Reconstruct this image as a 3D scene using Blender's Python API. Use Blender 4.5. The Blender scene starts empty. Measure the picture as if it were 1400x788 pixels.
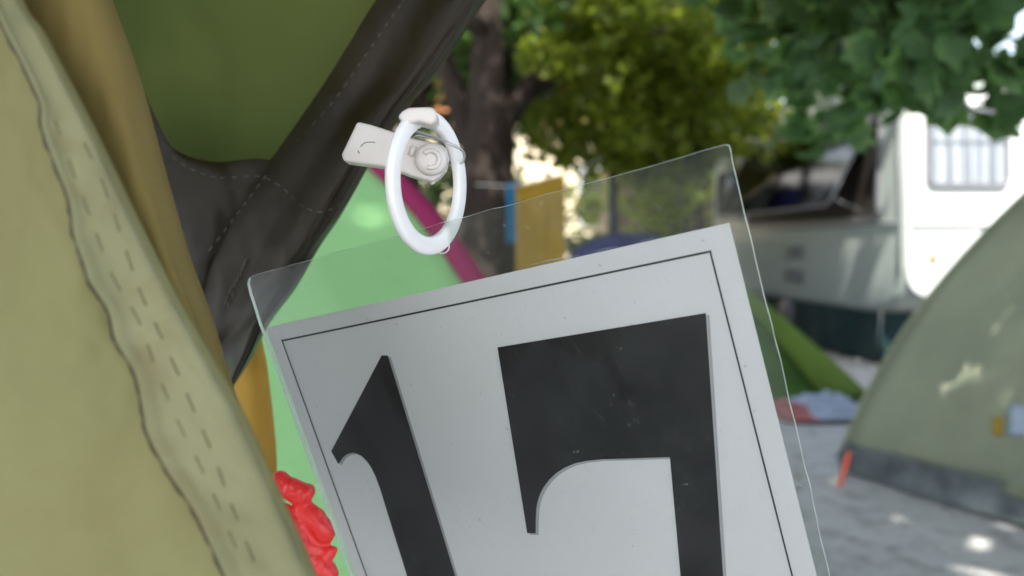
import bpy, bmesh, math, random
import numpy as np
from mathutils import Vector, Matrix, noise
from mathutils.bvhtree import BVHTree
R = math.radians
rng = np.random.default_rng(7)
random.seed(7)
scn = bpy.context.scene
COL = scn.collection

# ------------------------------------------------------------------ camera frame (photo measurements)
FPX, CX, CY = 1120.0, 700.0, 394.0
CAMZ = 1.0
PITCH = math.atan((CY-335.0)/FPX)
CAM = Vector((0, 0, CAMZ))
FW = Vector((0, math.cos(PITCH), -math.sin(PITCH)))
UP = Vector((0, math.sin(PITCH), math.cos(PITCH)))
RT = Vector((1, 0, 0))
def ray(px, py): return FW + RT*((px-CX)/FPX) - UP*((py-CY)/FPX)
def P(px, py, d): return CAM + ray(px, py)*d
def G(px, py, z=0.0):
    r = ray(px, py); return CAM + r*((z-CAMZ)/r.z)

# ------------------------------------------------------------------ object helpers
def link(o, parent=None):
    COL.objects.link(o)
    if parent is not None:
        o.parent = parent
        o.matrix_parent_inverse = Matrix.Translation(parent.location).inverted() if parent.type == 'EMPTY' else Matrix()
    return o
def meshobj(name, verts, faces, mat=None, parent=None, smooth=True, mats=None, fmat=None):
    me = bpy.data.meshes.new(name)
    me.from_pydata([tuple(v) for v in verts], [], [tuple(f) for f in faces])
    me.update()
    for m in (mats or ([mat] if mat else [])): me.materials.append(m)
    if fmat is not None: me.polygons.foreach_set('material_index', fmat)
    if smooth: me.polygons.foreach_set('use_smooth', [True]*len(me.polygons))
    return link(bpy.data.objects.new(name, me), parent)
def tag(o, label=None, cat=None, group=None, kind=None):
    if label: o['label'] = label
    if cat: o['category'] = cat
    if group: o['group'] = group
    if kind: o['kind'] = kind
    return o
def empty(name, loc, label, cat, group=None):
    o = bpy.data.objects.new(name, None); o.location = loc; o.empty_display_size = .05
    COL.objects.link(o); return tag(o, label, cat, group)
def bevel(o, w, s=3, ang=40):
    m = o.modifiers.new('bevel', 'BEVEL'); m.width = w; m.segments = s; m.limit_method = 'ANGLE'; m.angle_limit = R(ang); return o
def solid(o, t, off=0):
    m = o.modifiers.new('thick', 'SOLIDIFY'); m.thickness = t; m.offset = off; return o
class MB:
    def __init__(s): s.v = []; s.f = []
    def add(s, v, f):
        k = len(s.v); s.v += [Vector(x) for x in v]; s.f += [tuple(i+k for i in q) for q in f]; return s
    def box(s, c, h, M=None):
        M = M or Matrix()
        c = Vector(c)
        v = [c + M.to_3x3() @ Vector((x*h[0], y*h[1], z*h[2])) for x in (-1,1) for y in (-1,1) for z in (-1,1)]
        return s.add(v, [(0,1,3,2),(4,6,7,5),(0,4,5,1),(2,3,7,6),(0,2,6,4),(1,5,7,3)])
    def tube(s, pts, rad, n=10, closed=False, cap=True, wob=0):
        pts = [Vector(p) for p in pts]; N = len(pts)
        rad = rad if hasattr(rad, '__len__') else [rad]*N
        v = []; ref = None
        for i, p in enumerate(pts):
            a = pts[(i-1) % N] if closed or i > 0 else pts[i]
            b = pts[(i+1) % N] if closed or i < N-1 else pts[i]
            t = (b-a).normalized()
            if ref is None: ref = t.orthogonal().normalized()
            ref = (ref - t*ref.dot(t)).normalized(); bi = t.cross(ref)
            for k in range(n):
                A = 2*math.pi*k/n
                r = rad[i]
                if wob: r *= 1 + wob*noise.noise(Vector((math.cos(A)*1.7, math.sin(A)*1.7, i*.35)))
                v.append(p + (ref*math.cos(A)+bi*math.sin(A))*r)
        f = []
        for i in range(N if closed else N-1):
            j = (i+1) % N
            for k in range(n): l = (k+1) % n; f.append((i*n+k, i*n+l, j*n+l, j*n+k))
        if cap and not closed:
            f.append(tuple(reversed(range(n)))); f.append(tuple(range((N-1)*n, N*n)))
        return s.add(v, f)
    def build(s, name, mat, parent=None, smooth=True): return meshobj(name, s.v, s.f, mat, parent, smooth)
def smoothpts(pts, n=6, closed=False):
    pts = [Vector(p) for p in pts]; out = []; N = len(pts)
    for i in range(N if closed else N-1):
        g = (lambda k: pts[k % N]) if closed else (lambda k: pts[max(0, min(N-1, k))])
        p0, p1, p2, p3 = g(i-1), g(i), g(i+1), g(i+2)
        for k in range(n):
            t = k/n
            out.append(.5*((2*p1)+(p2-p0)*t+(2*p0-5*p1+4*p2-p3)*t*t+(3*p1-p0-3*p2+p3)*t**3))
    if not closed: out.append(pts[-1])
    return out
def prism(outline, depthvec, name, mat, parent=None, bev=0, smooth=True, seg=3):
    n = len(outline); dv = Vector(depthvec)
    v = [Vector(p) for p in outline] + [Vector(p)+dv for p in outline]
    f = [tuple(range(n)), tuple(reversed(range(n, 2*n)))] + [(i, i+n, (i+1) % n + n, (i+1) % n) for i in range(n)]
    o = meshobj(name, v, f, mat, parent, smooth)
    bm = bmesh.new(); bm.from_mesh(o.data); bmesh.ops.recalc_face_normals(bm, faces=bm.faces); bm.to_mesh(o.data); bm.free()
    if bev: bevel(o, bev, seg)
    return o

# ------------------------------------------------------------------ materials
class NT:
    def __init__(s, name):
        s.m = bpy.data.materials.new(name); s.m.use_nodes = True; s.t = s.m.node_tree; s.t.nodes.clear()
        s.out = s.n('ShaderNodeOutputMaterial')
    def n(s, typ, **kw):
        x = s.t.nodes.new(typ)
        for k, v in kw.items(): setattr(x, k, v)
        return x
    def l(s, a, b): s.t.links.new(a, b)
    def co(s): return s.n('ShaderNodeTexCoord').outputs['Object']
    def noise(s, scale, detail=3, rough=.5, vec=None, dist=0):
        x = s.n('ShaderNodeTexNoise'); x.inputs['Scale'].default_value = scale; x.inputs['Detail'].default_value = detail
        x.inputs['Roughness'].default_value = rough; x.inputs['Distortion'].default_value = dist
        s.l(vec or s.co(), x.inputs['Vector']); return x.outputs['Fac']
    def ramp(s, fac, stops):
        x = s.n('ShaderNodeValToRGB'); e = x.color_ramp.elements
        while len(e) < len(stops): e.new(.5)
        for i, (p, c) in enumerate(stops):
            e[i].position = p; e[i].color = (*c, 1) if hasattr(c, '__len__') else (c, c, c, 1)
        s.l(fac, x.inputs['Fac']); return x.outputs['Color']
    def mixc(s, fac, a, b, mode='MIX'):
        x = s.n('ShaderNodeMix', data_type='RGBA', blend_type=mode)
        for v, i in ((fac, 0), (a, 6), (b, 7)):
            if hasattr(v, 'is_linked'): s.l(v, x.inputs[i])
            elif hasattr(v, '__len__'): x.inputs[i].default_value = (*v, 1)
            else: x.inputs[i].default_value = v
        return x.outputs[2]
    def math(s, op, a, b=None):
        x = s.n('ShaderNodeMath', operation=op)
        for v, i in ((a, 0), (b, 1)):
            if v is None: continue
            if hasattr(v, 'is_linked'): s.l(v, x.inputs[i])
            else: x.inputs[i].default_value = v
        return x.outputs[0]
    def bsdf(s, col, rough=.5, metal=0, spec=.5, bump=None, bstr=.3, bdist=.001, **kw):
        b = s.n('ShaderNodeBsdfPrincipled')
        for v, k in ((col, 'Base Color'), (rough, 'Roughness'), (metal, 'Metallic'), (spec, 'Specular IOR Level')):
            if hasattr(v, 'is_linked'): s.l(v, b.inputs[k])
            elif hasattr(v, '__len__'): b.inputs[k].default_value = (*v, 1)
            else: b.inputs[k].default_value = v
        for k, v in kw.items(): b.inputs[k.replace('_', ' ')].default_value = v
        s.bumpn = None
        if bump is not None:
            u = s.n('ShaderNodeBump'); u.inputs['Strength'].default_value = bstr; u.inputs['Distance'].default_value = bdist
            s.l(bump, u.inputs['Height']); s.l(u.outputs[0], b.inputs['Normal']); s.bumpn = u
        return b.outputs[0]
    def mix(s, fac, a, b):
        x = s.n('ShaderNodeMixShader')
        if hasattr(fac, 'is_linked'): s.l(fac, x.inputs[0])
        else: x.inputs[0].default_value = fac
        s.l(a, x.inputs[1]); s.l(b, x.inputs[2]); return x.outputs[0]
    def done(s, sh): s.l(sh, s.out.inputs['Surface']); return s.m
def c8(r, g, b):
    f = lambda x: ((x/255+.055)/1.055)**2.4 if x > 10 else x/3294.6
    return (f(r), f(g), f(b))
def simple(name, col, rough=.5, metal=0, spec=.5, var=.15, vscale=30, bs=.2, bscale=200, bd=.0005, **kw):
    t = NT(name)
    c = t.mixc(t.noise(vscale, 4), tuple(x*(1-var) for x in col), tuple(min(1, x*(1+var)) for x in col))
    return t.done(t.bsdf(c, rough, metal, spec, t.noise(bscale, 3), bs, bd, **kw))
def fabric(name, col, col2=None, rough=.8, transl=.3, vscale=6, weave=900, wstr=.25, tcol=None, wrinkle=12, wr=.002, spec=.25, stain=None):
    t = NT(name); co = t.co()
    col2 = col2 or tuple(x*.78 for x in col)
    n1 = t.noise(vscale, 4, .55, co)
    c = t.mixc(t.ramp(n1, [(.3, 0), (.7, 1)]), col2, col)
    if stain:
        s_ = t.ramp(t.noise(vscale*1.7, 5, .6, co, .6), [(.54, 0), (.7, 1)])
        c = t.mixc(t.math('MULTIPLY', s_, .55), c, stain)
    w1 = t.n('ShaderNodeTexWave', bands_direction='X'); w1.inputs['Scale'].default_value = weave
    w2 = t.n('ShaderNodeTexWave', bands_direction='Z'); w2.inputs['Scale'].default_value = weave
    for w in (w1, w2): t.l(co, w.inputs['Vector']); w.inputs['Distortion'].default_value = .4
    wv = t.math('ADD', w1.outputs['Fac'], w2.outputs['Fac'])
    c = t.mixc(t.math('MULTIPLY', wv, .09), c, tuple(x*.5 for x in col))
    h = t.math('ADD', t.math('MULTIPLY', wv, wstr*.06), t.noise(wrinkle, 4, .55, co))
    b = t.bsdf(c, rough, 0, spec, h, .6, wr)
    if transl <= 0: return t.done(b)
    tr = t.n('ShaderNodeBsdfTranslucent')
    if tcol: tr.inputs['Color'].default_value = (*tcol, 1)
    else: t.l(c, tr.inputs['Color'])
    return t.done(t.mix(transl, b, tr.outputs[0]))
def leafmat(name, ca, cb, trc, tr=.45, rough=.45):
    t = NT(name); g = t.n('ShaderNodeNewGeometry')
    r = g.outputs['Random Per Island']
    c = t.mixc(r, ca, cb)
    c = t.mixc(t.math('MULTIPLY', t.noise(1.3, 2), .5), c, tuple(x*.55 for x in ca))
    b = t.bsdf(c, rough, 0, .4)
    x = t.n('ShaderNodeBsdfTranslucent'); t.l(t.mixc(r, trc, tuple(q*.6 for q in trc)), x.inputs['Color'])
    return t.done(t.mix(tr, b, x.outputs[0]))

M = {}
M['tan'] = fabric('tan_canvas', (.29, .285, .13), (.24, .225, .10), transl=.2, vscale=9, weave=420, wrinkle=18, wr=.004, stain=(.27, .21, .09))
M['tanhem'] = fabric('tan_hem_canvas', (.33, .325, .185), (.27, .26, .14), transl=.12, vscale=25, weave=420, wrinkle=40, wr=.003, stain=(.26, .21, .10))
M['ochre'] = fabric('ochre_canvas', (.36, .28, .10), (.27, .20, .065), transl=.35, vscale=14, weave=420, wrinkle=14, wr=.003)
M['gold'] = fabric('golden_cloth', (.75, .50, .10), (.62, .40, .07), transl=.5, vscale=14, weave=420, wrinkle=20, wr=.004, rough=.6)
M['roofgreen'] = fabric('green_tent_cloth', (.17, .19, .05), (.10, .15, .04), transl=.45, vscale=6, weave=500, wrinkle=7, wr=.003)
M['dark'] = fabric('dark_coated_cloth', (.021, .014, .0055), (.012, .008, .0035), rough=.27, transl=.02, vscale=14, weave=700, wrinkle=15, wr=.007, spec=.30)
M['thread'] = simple('stitch_thread', (.11, .10, .07), .8, bscale=2000)
M['pipingshade'] = simple('dark_piping_shade', (.05, .042, .022), .8)  # dark brown for the piping and the shade line beside it
M['stitchtan'] = simple('tan_stitch', (.13, .12, .06), .8)
M['mint'] = fabric('mint_tent_cloth', (.37, .72, .32), (.33, .65, .29), transl=.25, vscale=5, weave=500, wrinkle=5, wr=.02)
M['magenta'] = fabric('magenta_sleeve', (.36, .03, .13), (.27, .025, .10), transl=.25, weave=500, wrinkle=20, wr=.01)
M['sage'] = fabric('sage_tent_cloth', (.60, .64, .46), (.46, .50, .36), transl=.3, vscale=3, weave=300, wrinkle=5, wr=.22, rough=.55)
M['sagepale'] = fabric('pale_sage_cloth', (.50, .58, .44), (.42, .50, .37), transl=.25, vscale=3, weave=300, wrinkle=4, wr=.05)
M['lime'] = fabric('lime_tent_cloth', (.22, .34, .06), (.17, .27, .05), transl=.45, vscale=3, weave=300, wrinkle=6, wr=.03)
M['green'] = fabric('green_tent_wall', (.14, .27, .06), (.09, .19, .04), transl=.45, vscale=8, weave=300, wrinkle=10, wr=.05)
M['groundsheet'] = fabric('grey_groundsheet', (.30, .34, .35), (.09, .10, .105), transl=0, vscale=7, weave=300, wrinkle=10, wr=.15, rough=.4, spec=.5)
M['bluetent'] = fabric('blue_tent_cloth', (.08, .10, .38), (.06, .08, .28), transl=.35, wrinkle=8, wr=.03)
M['teal'] = fabric('dark_teal_tarp', (.012, .045, .045), (.008, .028, .03), transl=.03, wrinkle=6, wr=.05, rough=.6)
M['yellowtowel'] = fabric('yellow_towel_cloth', (.62, .40, .06), (.5, .32, .05), transl=.35, wrinkle=10, wr=.03)
M['bluetowel'] = fabric('blue_cloth', (.02, .28, .55), (.02, .2, .42), transl=.35, wrinkle=12, wr=.02)
M['laundry'] = fabric('pale_laundry', (.5, .55, .66), (.35, .42, .56), transl=.1, vscale=9, wrinkle=14, wr=.03)
M['pink'] = fabric('pink_cloth', (.5, .18, .17), transl=.1)
M['cord'] = simple('cord', (.5, .5, .46), .8)
M['whiteplastic'] = simple('white_plastic', (.66, .62, .60), .36, spec=.5, var=.03, bs=.08, bscale=300, Subsurface_Weight=.15, Subsurface_Scale=.002)
M['ringplastic'] = simple('white_ring_plastic', (.86, .86, .88), .25, spec=.55, var=.02, bs=.06, bscale=200, Subsurface_Weight=.1, Subsurface_Scale=.002)
M['scratch'] = simple('grey_scuff', (.3, .28, .27), .7)
M['wire'] = simple('steel_wire', (.62, .62, .64), .28, metal=1, var=.1)
M['red'] = simple('red_plastic', (.80, .035, .035), .3, spec=.5, var=.15, vscale=60, bs=.5, bscale=90, bd=.002, Subsurface_Weight=.15, Subsurface_Scale=.004)
M['rubber'] = simple('black_rubber', (.02, .02, .02), .6)
M['orangeplastic'] = simple('orange_plastic', (.75, .10, .04), .4)
M['amber'] = simple('amber_lens', (.85, .22, .03), .2)
M['metalgrey'] = simple('grey_trim', (.16, .16, .18), .4)
M['darkmetal'] = simple('dark_post_paint', (.02, .022, .028), .5)
def paper():
    t = NT('white_paper'); co = t.co()
    c = t.mixc(t.noise(22, 5, .6, co), (.70, .702, .728), (.76, .763, .788))
    c = t.mixc(t.math('MULTIPLY', t.noise(700, 3, .7, co), .14), c, (.5, .5, .53))
    sp = t.ramp(t.noise(260, 1, .5, co), [(.77, 0), (.785, 1)])
    c = t.mixc(t.math('MULTIPLY', sp, .35), c, (.3, .3, .32))
    b = t.bsdf(c, .75, 0, .2, t.noise(500, 3, .6, co), .15, .0003); x = t.n('ShaderNodeBsdfTranslucent'); t.l(c, x.inputs['Color'])
    return t.done(t.mix(.28, b, x.outputs[0]))
M['paper'] = paper()
def ink():
    t = NT('black_ink'); co = t.co()
    c = t.mixc(t.noise(40, 6, .65, co), (.006, .0065, .0075), (.013, .013, .0145))
    c = t.mixc(t.ramp(t.noise(420, 3, .7, co), [(.58, 0), (.85, .4)]), c, (.035, .035, .037))
    return t.done(t.bsdf(c, .6, 0, .15, t.noise(600, 3), .15, .0002))
M['ink'] = ink()
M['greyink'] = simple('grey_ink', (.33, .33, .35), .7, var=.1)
M['lineink'] = simple('line_ink', (.02, .02, .022), .6)
def lam():
    t = NT('clear_laminate'); co = t.co()
    tr = t.n('ShaderNodeBsdfTransparent'); tr.inputs['Color'].default_value = (.93, .945, .93, 1)
    df = t.n('ShaderNodeBsdfDiffuse'); df.inputs['Color'].default_value = (.75, .78, .76, 1)
    mp = t.n('ShaderNodeMapping'); mp.inputs['Rotation'].default_value = (.3, .8, .5); mp.inputs['Scale'].default_value = (1, 9, 1); t.l(co, mp.inputs[0])
    sc = t.ramp(t.noise(130, 2, .5, mp.outputs[0], 1.5), [(.66, 0), (.72, 1)])
    sm = t.ramp(t.noise(30, 5, .65, co), [(.35, .0), (.8, 1)])
    du = t.ramp(t.noise(420, 1, .5, co), [(.76, 0), (.79, 1)])
    hz = t.math('ADD', t.math('ADD', t.math('MULTIPLY', sc, .04), t.math('MULTIPLY', sm, .022)), t.math('ADD', t.math('MULTIPLY', du, .15), .008))
    gl = t.n('ShaderNodeBsdfGlossy'); gl.inputs['Roughness'].default_value = .07; gl.inputs['Color'].default_value = (1, 1, 1, 1)
    bp = t.n('ShaderNodeBump'); bp.inputs['Strength'].default_value = .5; bp.inputs['Distance'].default_value = .0015
    t.l(t.noise(22, 3, .5, co), bp.inputs['Height']); t.l(bp.outputs[0], gl.inputs['Normal'])
    fr = t.n('ShaderNodeFresnel'); fr.inputs['IOR'].default_value = 1.45
    a = t.mix(hz, tr.outputs[0], df.outputs[0])
    return t.done(t.mix(t.math('MULTIPLY', fr.outputs[0], .5), a, gl.outputs[0]))
M['lam'] = lam()
M['lamedge'] = simple('laminate_edge', (.72, .80, .74), .3, var=.2, vscale=200)
def ground():
    t = NT('sandy_ground'); co = t.co()
    c = t.mixc(t.ramp(t.noise(1.1, 6, .6, co), [(.3, 0), (.7, 1)]), (.46, .455, .45), (.60, .595, .59))
    c = t.mixc(t.ramp(t.noise(9, 5, .7, co), [(.5, 0), (.72, .8)]), c, (.20, .19, .175))
    c = t.mixc(t.ramp(t.noise(45, 4, .7, co), [(.55, 0), (.75, .6)]), c, (.52, .50, .47))
    c = t.mixc(t.ramp(t.noise(22, 2, .5, co, 1), [(.68, 0), (.72, .8)]), c, (.12, .11, .095))
    h = t.math('ADD', t.noise(6, 6, .6, co), t.math('MULTIPLY', t.noise(60, 4, .7, co), .3))
    return t.done(t.bsdf(c, .92, 0, .1, h, .8, .03))
M['ground'] = ground()
def bark():
    t = NT('bark'); co = t.co()
    mp = t.n('ShaderNodeMapping'); mp.inputs['Scale'].default_value = (1, 1, .25); t.l(co, mp.inputs[0])
    n = t.noise(14, 6, .65, mp.outputs[0], .5)
    c = t.ramp(n, [(.3, (.014, .010, .008)), (.55, (.030, .022, .018)), (.8, (.05, .04, .033))])
    return t.done(t.bsdf(c, .9, 0, .2, n, 1, .03))
M['bark'] = bark()
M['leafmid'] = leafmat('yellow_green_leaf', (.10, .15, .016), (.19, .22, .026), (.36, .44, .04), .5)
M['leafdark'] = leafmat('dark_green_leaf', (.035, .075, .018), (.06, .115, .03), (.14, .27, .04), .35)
M['leafnear'] = leafmat('blue_green_leaf', (.07, .15, .06), (.13, .23, .11), (.28, .50, .12), .45, .4)
def plaster(name, a, b, sc=3):
    t = NT(name); co = t.co(); n = t.noise(sc, 6, .65, co)
    return t.done(t.bsdf(t.mixc(n, a, b), .85, 0, .2, t.noise(60, 4), .4, .01))
M['cream'] = plaster('cream_render', (.62, .52, .36), (.82, .72, .54))
M['brownwall'] = plaster('brown_render', (.13, .09, .07), (.22, .16, .13))
M['terracotta'] = plaster('terracotta_tiles', (.42, .15, .06), (.6, .26, .12), 8)
M['glassdark'] = simple('dark_pane', (.03, .035, .04), .08, var=.1)
def caravanshadepaint():
    t = NT('caravan_shade_dirt_paint'); co = t.co()
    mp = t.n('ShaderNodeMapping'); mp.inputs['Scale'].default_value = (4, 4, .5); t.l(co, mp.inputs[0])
    c = t.mixc(t.ramp(t.noise(3, 5, .7, mp.outputs[0]), [(.45, 0), (.85, .6)]), (.33, .37, .345), (.20, .22, .20))  # white body greyed: shade on its side and dirt put into the colour
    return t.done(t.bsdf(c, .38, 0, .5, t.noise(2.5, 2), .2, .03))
M['caravan'] = caravanshadepaint()
M['caravanwhite'] = simple('white_gelcoat', (.62, .65, .64), .3, var=.03, vscale=2, bs=.1, bscale=3, bd=.01)
def acrylic(name, tint, fac, rough=.05):
    t = NT(name)
    tr = t.n('ShaderNodeBsdfTransparent'); tr.inputs['Color'].default_value = (*tint, 1)
    gl = t.n('ShaderNodeBsdfGlossy'); gl.inputs['Roughness'].default_value = rough
    bp = t.n('ShaderNodeBump'); bp.inputs['Strength'].default_value = .4; bp.inputs['Distance'].default_value = .01
    t.l(t.noise(4, 2), bp.inputs['Height']); t.l(bp.outputs[0], gl.inputs['Normal'])
    return t.done(t.mix(fac, tr.outputs[0], gl.outputs[0]))
M['tintpane'] = acrylic('tinted_acrylic', (.10, .095, .09), .17, .16)
M['clearpane'] = acrylic('clear_acrylic', (.9, .92, .94), .12)
def curtain():
    t = NT('net_curtain'); co = t.co()
    w = t.n('ShaderNodeTexWave', bands_direction='X'); w.inputs['Scale'].default_value = 2.6; w.inputs['Distortion'].default_value = 1.2; w.inputs['Detail Scale'].default_value = .4; t.l(co, w.inputs['Vector'])
    c = t.mixc(t.ramp(w.outputs['Fac'], [(.05, .0), (.35, 1)]), (.14, .15, .18), (.40, .42, .44))
    return t.done(t.bsdf(c, .9, 0, .1))
M['curtain'] = curtain()
M['inshade'] = simple('interior_shade', (.035, .028, .024), .7)  # near black, the shade inside the side windows as a flat colour

# ------------------------------------------------------------------ surfaces from control grids
def cr(a, t):
    n = len(a); x = t*(n-1); i = min(int(x), n-2); f = x-i
    g = lambda k: a[max(0, min(n-1, k))]
    p0, p1, p2, p3 = g(i-1), g(i), g(i+1), g(i+2)
    return .5*((2*p1)+(p2-p0)*f+(2*p0-5*p1+4*p2-p3)*f*f+(3*p1-p0-3*p2+p3)*f**3)
def surface(name, rows, nu, nv, mat, parent, disp=None, th=.0006):
    A = np.array(rows, float)
    V = []
    for i in range(nu+1):
        u = i/nu; row = np.array([cr(A[:, j], u) for j in range(A.shape[1])])
        for j in range(nv+1):
            v = j/nv; q = cr(row, v); d = q[2]
            if disp: d += disp(u, v, q[0], q[1])
            V.append(P(q[0], q[1], d))
    F = [(i*(nv+1)+j, i*(nv+1)+j+1, (i+1)*(nv+1)+j+1, (i+1)*(nv+1)+j) for i in range(nu) for j in range(nv)]
    o = meshobj(name, V, F, mat, parent)
    if th: solid(o, th, 0)
    return o
def bvh(o): return BVHTree.FromPolygons([v.co.copy() for v in o.data.vertices], [tuple(p.vertices) for p in o.data.polygons])
def hit(px, py, trees, lift=.0006):
    best = None; r = ray(px, py).normalized()
    for t in trees:
        loc, n, i, dist = t.ray_cast(CAM, r)
        if loc and (best is None or dist < best): best = dist
    return None if best is None else CAM + r*(best-lift)
def stitches(mb, pts, trees, dash, gap, rad, lift=.0007):
    sp = smoothpts([Vector((x, y, 0)) for x, y in pts], 24)
    acc = 0; seg = []; on = True
    for a, b in zip(sp, sp[1:]):
        L = (b-a).length; acc += L
        if on: seg.append(a)
        if acc > (dash if on else gap):
            if on and len(seg) > 1:
                q = [hit(s.x, s.y, trees, lift) for s in seg[::max(1, len(seg)//4)]]
                q = [z for z in q if z]
                if len(q) > 1: mb.tube(q, rad, 5)
            seg = []; on = not on; acc = 0

def nz(x, y, z=0): return noise.noise(Vector((x, y, z)))

# ================================================================== NEAR TENT (left foreground)
near = empty('canvas_tent', (-.45, .35, 0), 'tan canvas tent filling the left foreground with green roof cloth and dark rolled hem', 'tent')
# wall panel: tan cloth nearest to the lens, fold line on its right
wallrows = []
for (y, xe) in ((-160, -20), (0, 30), (50, 62), (180, 130), (290, 183), (400, 238), (480, 284), (560, 330), (670, 380), (788, 432), (960, 500), (1100, 560)):
    k = (y+160)/1260
    wallrows.append([(-330, y, .245), (-220, y, .235), (-60, y, .215), (xe-150, y, .212), (xe-55, y, .215), (xe-14, y, .2185), (xe, y, .2225), (xe-8, y+3, .229)])
def dwall(u, v, x, y): return .006*nz(x*.004, y*.003, 1) + .0016*nz(x*.014, y*.008, 5) + .0006*nz(x*.05, y*.03, 9)
wall = surface('wall_panel', wallrows, 150, 110, M['tan'], near, dwall, .0008)
twall = [bvh(wall)]
# seam flap lying on it
seam_l = [(-30, -60), (0, 22), (32, 85), (57, 140), (60, 175), (78, 225), (97, 275), (103, 320), (117, 360), (125, 385), (150, 425), (160, 465), (186, 510), (197, 560), (203, 592), (228, 640), (262, 690), (285, 735), (310, 790), (350, 900)]
def interp_edge(y):
    pts = [(-160, -20), (0, 30), (50, 62), (180, 130), (290, 183), (400, 238), (480, 284), (560, 330), (670, 380), (788, 432), (960, 500)]
    for a, b in zip(pts, pts[1:]):
        if a[0] <= y <= b[0]: return a[1] + (b[1]-a[1])*(y-a[0])/(b[0]-a[0])
    return pts[-1][1]
sm = smoothpts([Vector((x, y, 0)) for x, y in seam_l], 8)
V, F = [], []
for s in sm:
    xe = interp_edge(s.y)-9
    for j in range(9):
        x = s.x + (xe-s.x)*j/8
        lift = .0006 + .0040*math.exp(-j*1.1) + .0004*nz(x*.04, s.y*.03)
        p = hit(x, s.y, twall, lift) or P(x, s.y, .213)
        V.append(p)
for i in range(len(sm)-1):
    for j in range(8): F.append((i*9+j, i*9+j+1, (i+1)*9+j+1, (i+1)*9+j))
hem = solid(meshobj('seam_flap', V, F, M['tanhem'], near), .0006, 0)
thhem = [bvh(hem)] + twall
mb = MB(); q = []
for s in sm:
    p = hit(s.x-1.5, s.y, thhem, .0004)
    if p: q.append(p)
mb.tube(q, [.00085*(1+.8*nz(i*.35, 2)) for i in range(len(q))], 6)
mb.build('seam_piping_shade', M['pipingshade'], near)  # dark tube: piping plus painted shade under the raised flap edge
mb = MB()
off = lambda dx: [(interp_edge(y)-dx(y), y) for y in range(130, 800, 40)]
stitches(mb, [(75, 165), (100, 235), (128, 310), (155, 380), (190, 440), (215, 510), (245, 580), (280, 650), (310, 720), (345, 800)], thhem, 30, 22, .00022, .0003)
stitches(mb, [(115, 195), (140, 250), (165, 320), (192, 400), (225, 470), (258, 545), (290, 620), (320, 700), (360, 800)], thhem, 32, 18, .00026, .0003)
mb.build('stitching', M['stitchtan'], near)
# ochre sleeve curving away beside it
sl = []
for (y, xl, xr) in ((-160, -60, 95), (0, 20, 152), (70, 60, 178), (140, 100, 200), (215, 130, 220), (290, 160, 241), (360, 190, 262), (440, 230, 291), (530, 290, 318), (600, 320, 345), (700, 370, 385), (800, 410, 420)):
    sl.append([(xl-90, y, .250), (xl, y, .243), ((xl+xr)/2, y, .241), (xr-22, y, .247), (xr-5, y, .258), (xr, y, .275), (xr-6, y, .30), (xr-40, y, .33)])
surface('pole_sleeve', sl, 90, 50, M['ochre'], near, lambda u, v, x, y: .0015*nz(x*.02, y*.012, 3)+.0006*nz(x*.06, y*.01, 4), .0007)
# green roof cloth
rf = []
for (y, d) in ((-430, .42), (-300, .445), (-150, .47), (0, .49), (120, .50), (230, .505), (330, .50)):
    rf.append([(-200, y, d-.08), (60, y, d-.03), (220, y, d), (380, y, d+.006), (560, y, d+.006), (760-(y+150)*.6, y, d-.003)] if y < 0 else
              [(-60, y, d-.07), (90, y, d-.03), (200, y, d), (290, y, d+.004), (400 if y<100 else 350, y, d+.002), ({0: 600, 120: 520, 230: 420, 330: 370}[y], y, d-.004)])
surface('roof_cloth', rf, 60, 60, M['roofgreen'], near, lambda u, v, x, y: .006*nz(x*.006, y*.005, 2)+.0022*nz(x*.022, y*.014, 2), .0005)
# dark rolled hem, diagonal band
E = [((760, -330), (930, -360)), ((640, -180), (800, -190)), ((515, 0), (664, 0)), ((478, 60), (632, 48)), ((440, 120), (592, 106)), ((402, 175), (556, 148)), ((368, 222), (512, 212)),
     ((335, 262), (484, 262)), ((308, 300), (462, 300)), ((285, 345), (436, 338)), ((275, 390), (405, 392)), ((272, 430), (368, 442)), ((280, 470), (343, 490)), ((300, 520), (316, 532))]
hr = []
for k, ((xi, yi), (xo, yo)) in enumerate(E):
    w = min(1, math.hypot(xo-xi, yo-yi)/140)
    L = lambda f, d: (xi+(xo-xi)*f, yi+(yo-yi)*f, d)
    hr.append([L(0, .452), L(.2, .442), L(.45, .436), L(.7, .420), L(.88, .417), L(.97, .427), L(1.0, .437), L(.97, .447), L(.8, .455)])
def dhem(u, v, x, y):
    a = .0075*nz(x*.011+y*.004, y*.006-x*.004, 7) + .0014*nz((x-y*.3)*.035, (y+x)*.012, 1)
    c = math.exp(-((x-470)**2+(y-205)**2)/(2*32**2))            # pinched by the clip
    r = .0022*math.sin((x*.09+y*.02))*math.exp(-((x-480)**2/4500+(y-250)**2/9000))
    f = .005*math.exp(-((x-(372-(y-400)*.95))**2)/160)*(1 if y > 360 else max(0, (y-300)/60))
    g = .0032*math.exp(-((v-.50-.05*nz(u*5, 3))/.035)**2)*min(1, max(0, u-.1)*5)
    k2 = .0022*max(0, nz(u*9+v*3, v*5, 8))*math.exp(-((v-.6)/.3)**2)
    return a - .004*c + r + f*.9 + g - k2
hemo = surface('rolled_hem', hr, 150, 70, M['dark'], near, dhem, .0007)
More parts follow.
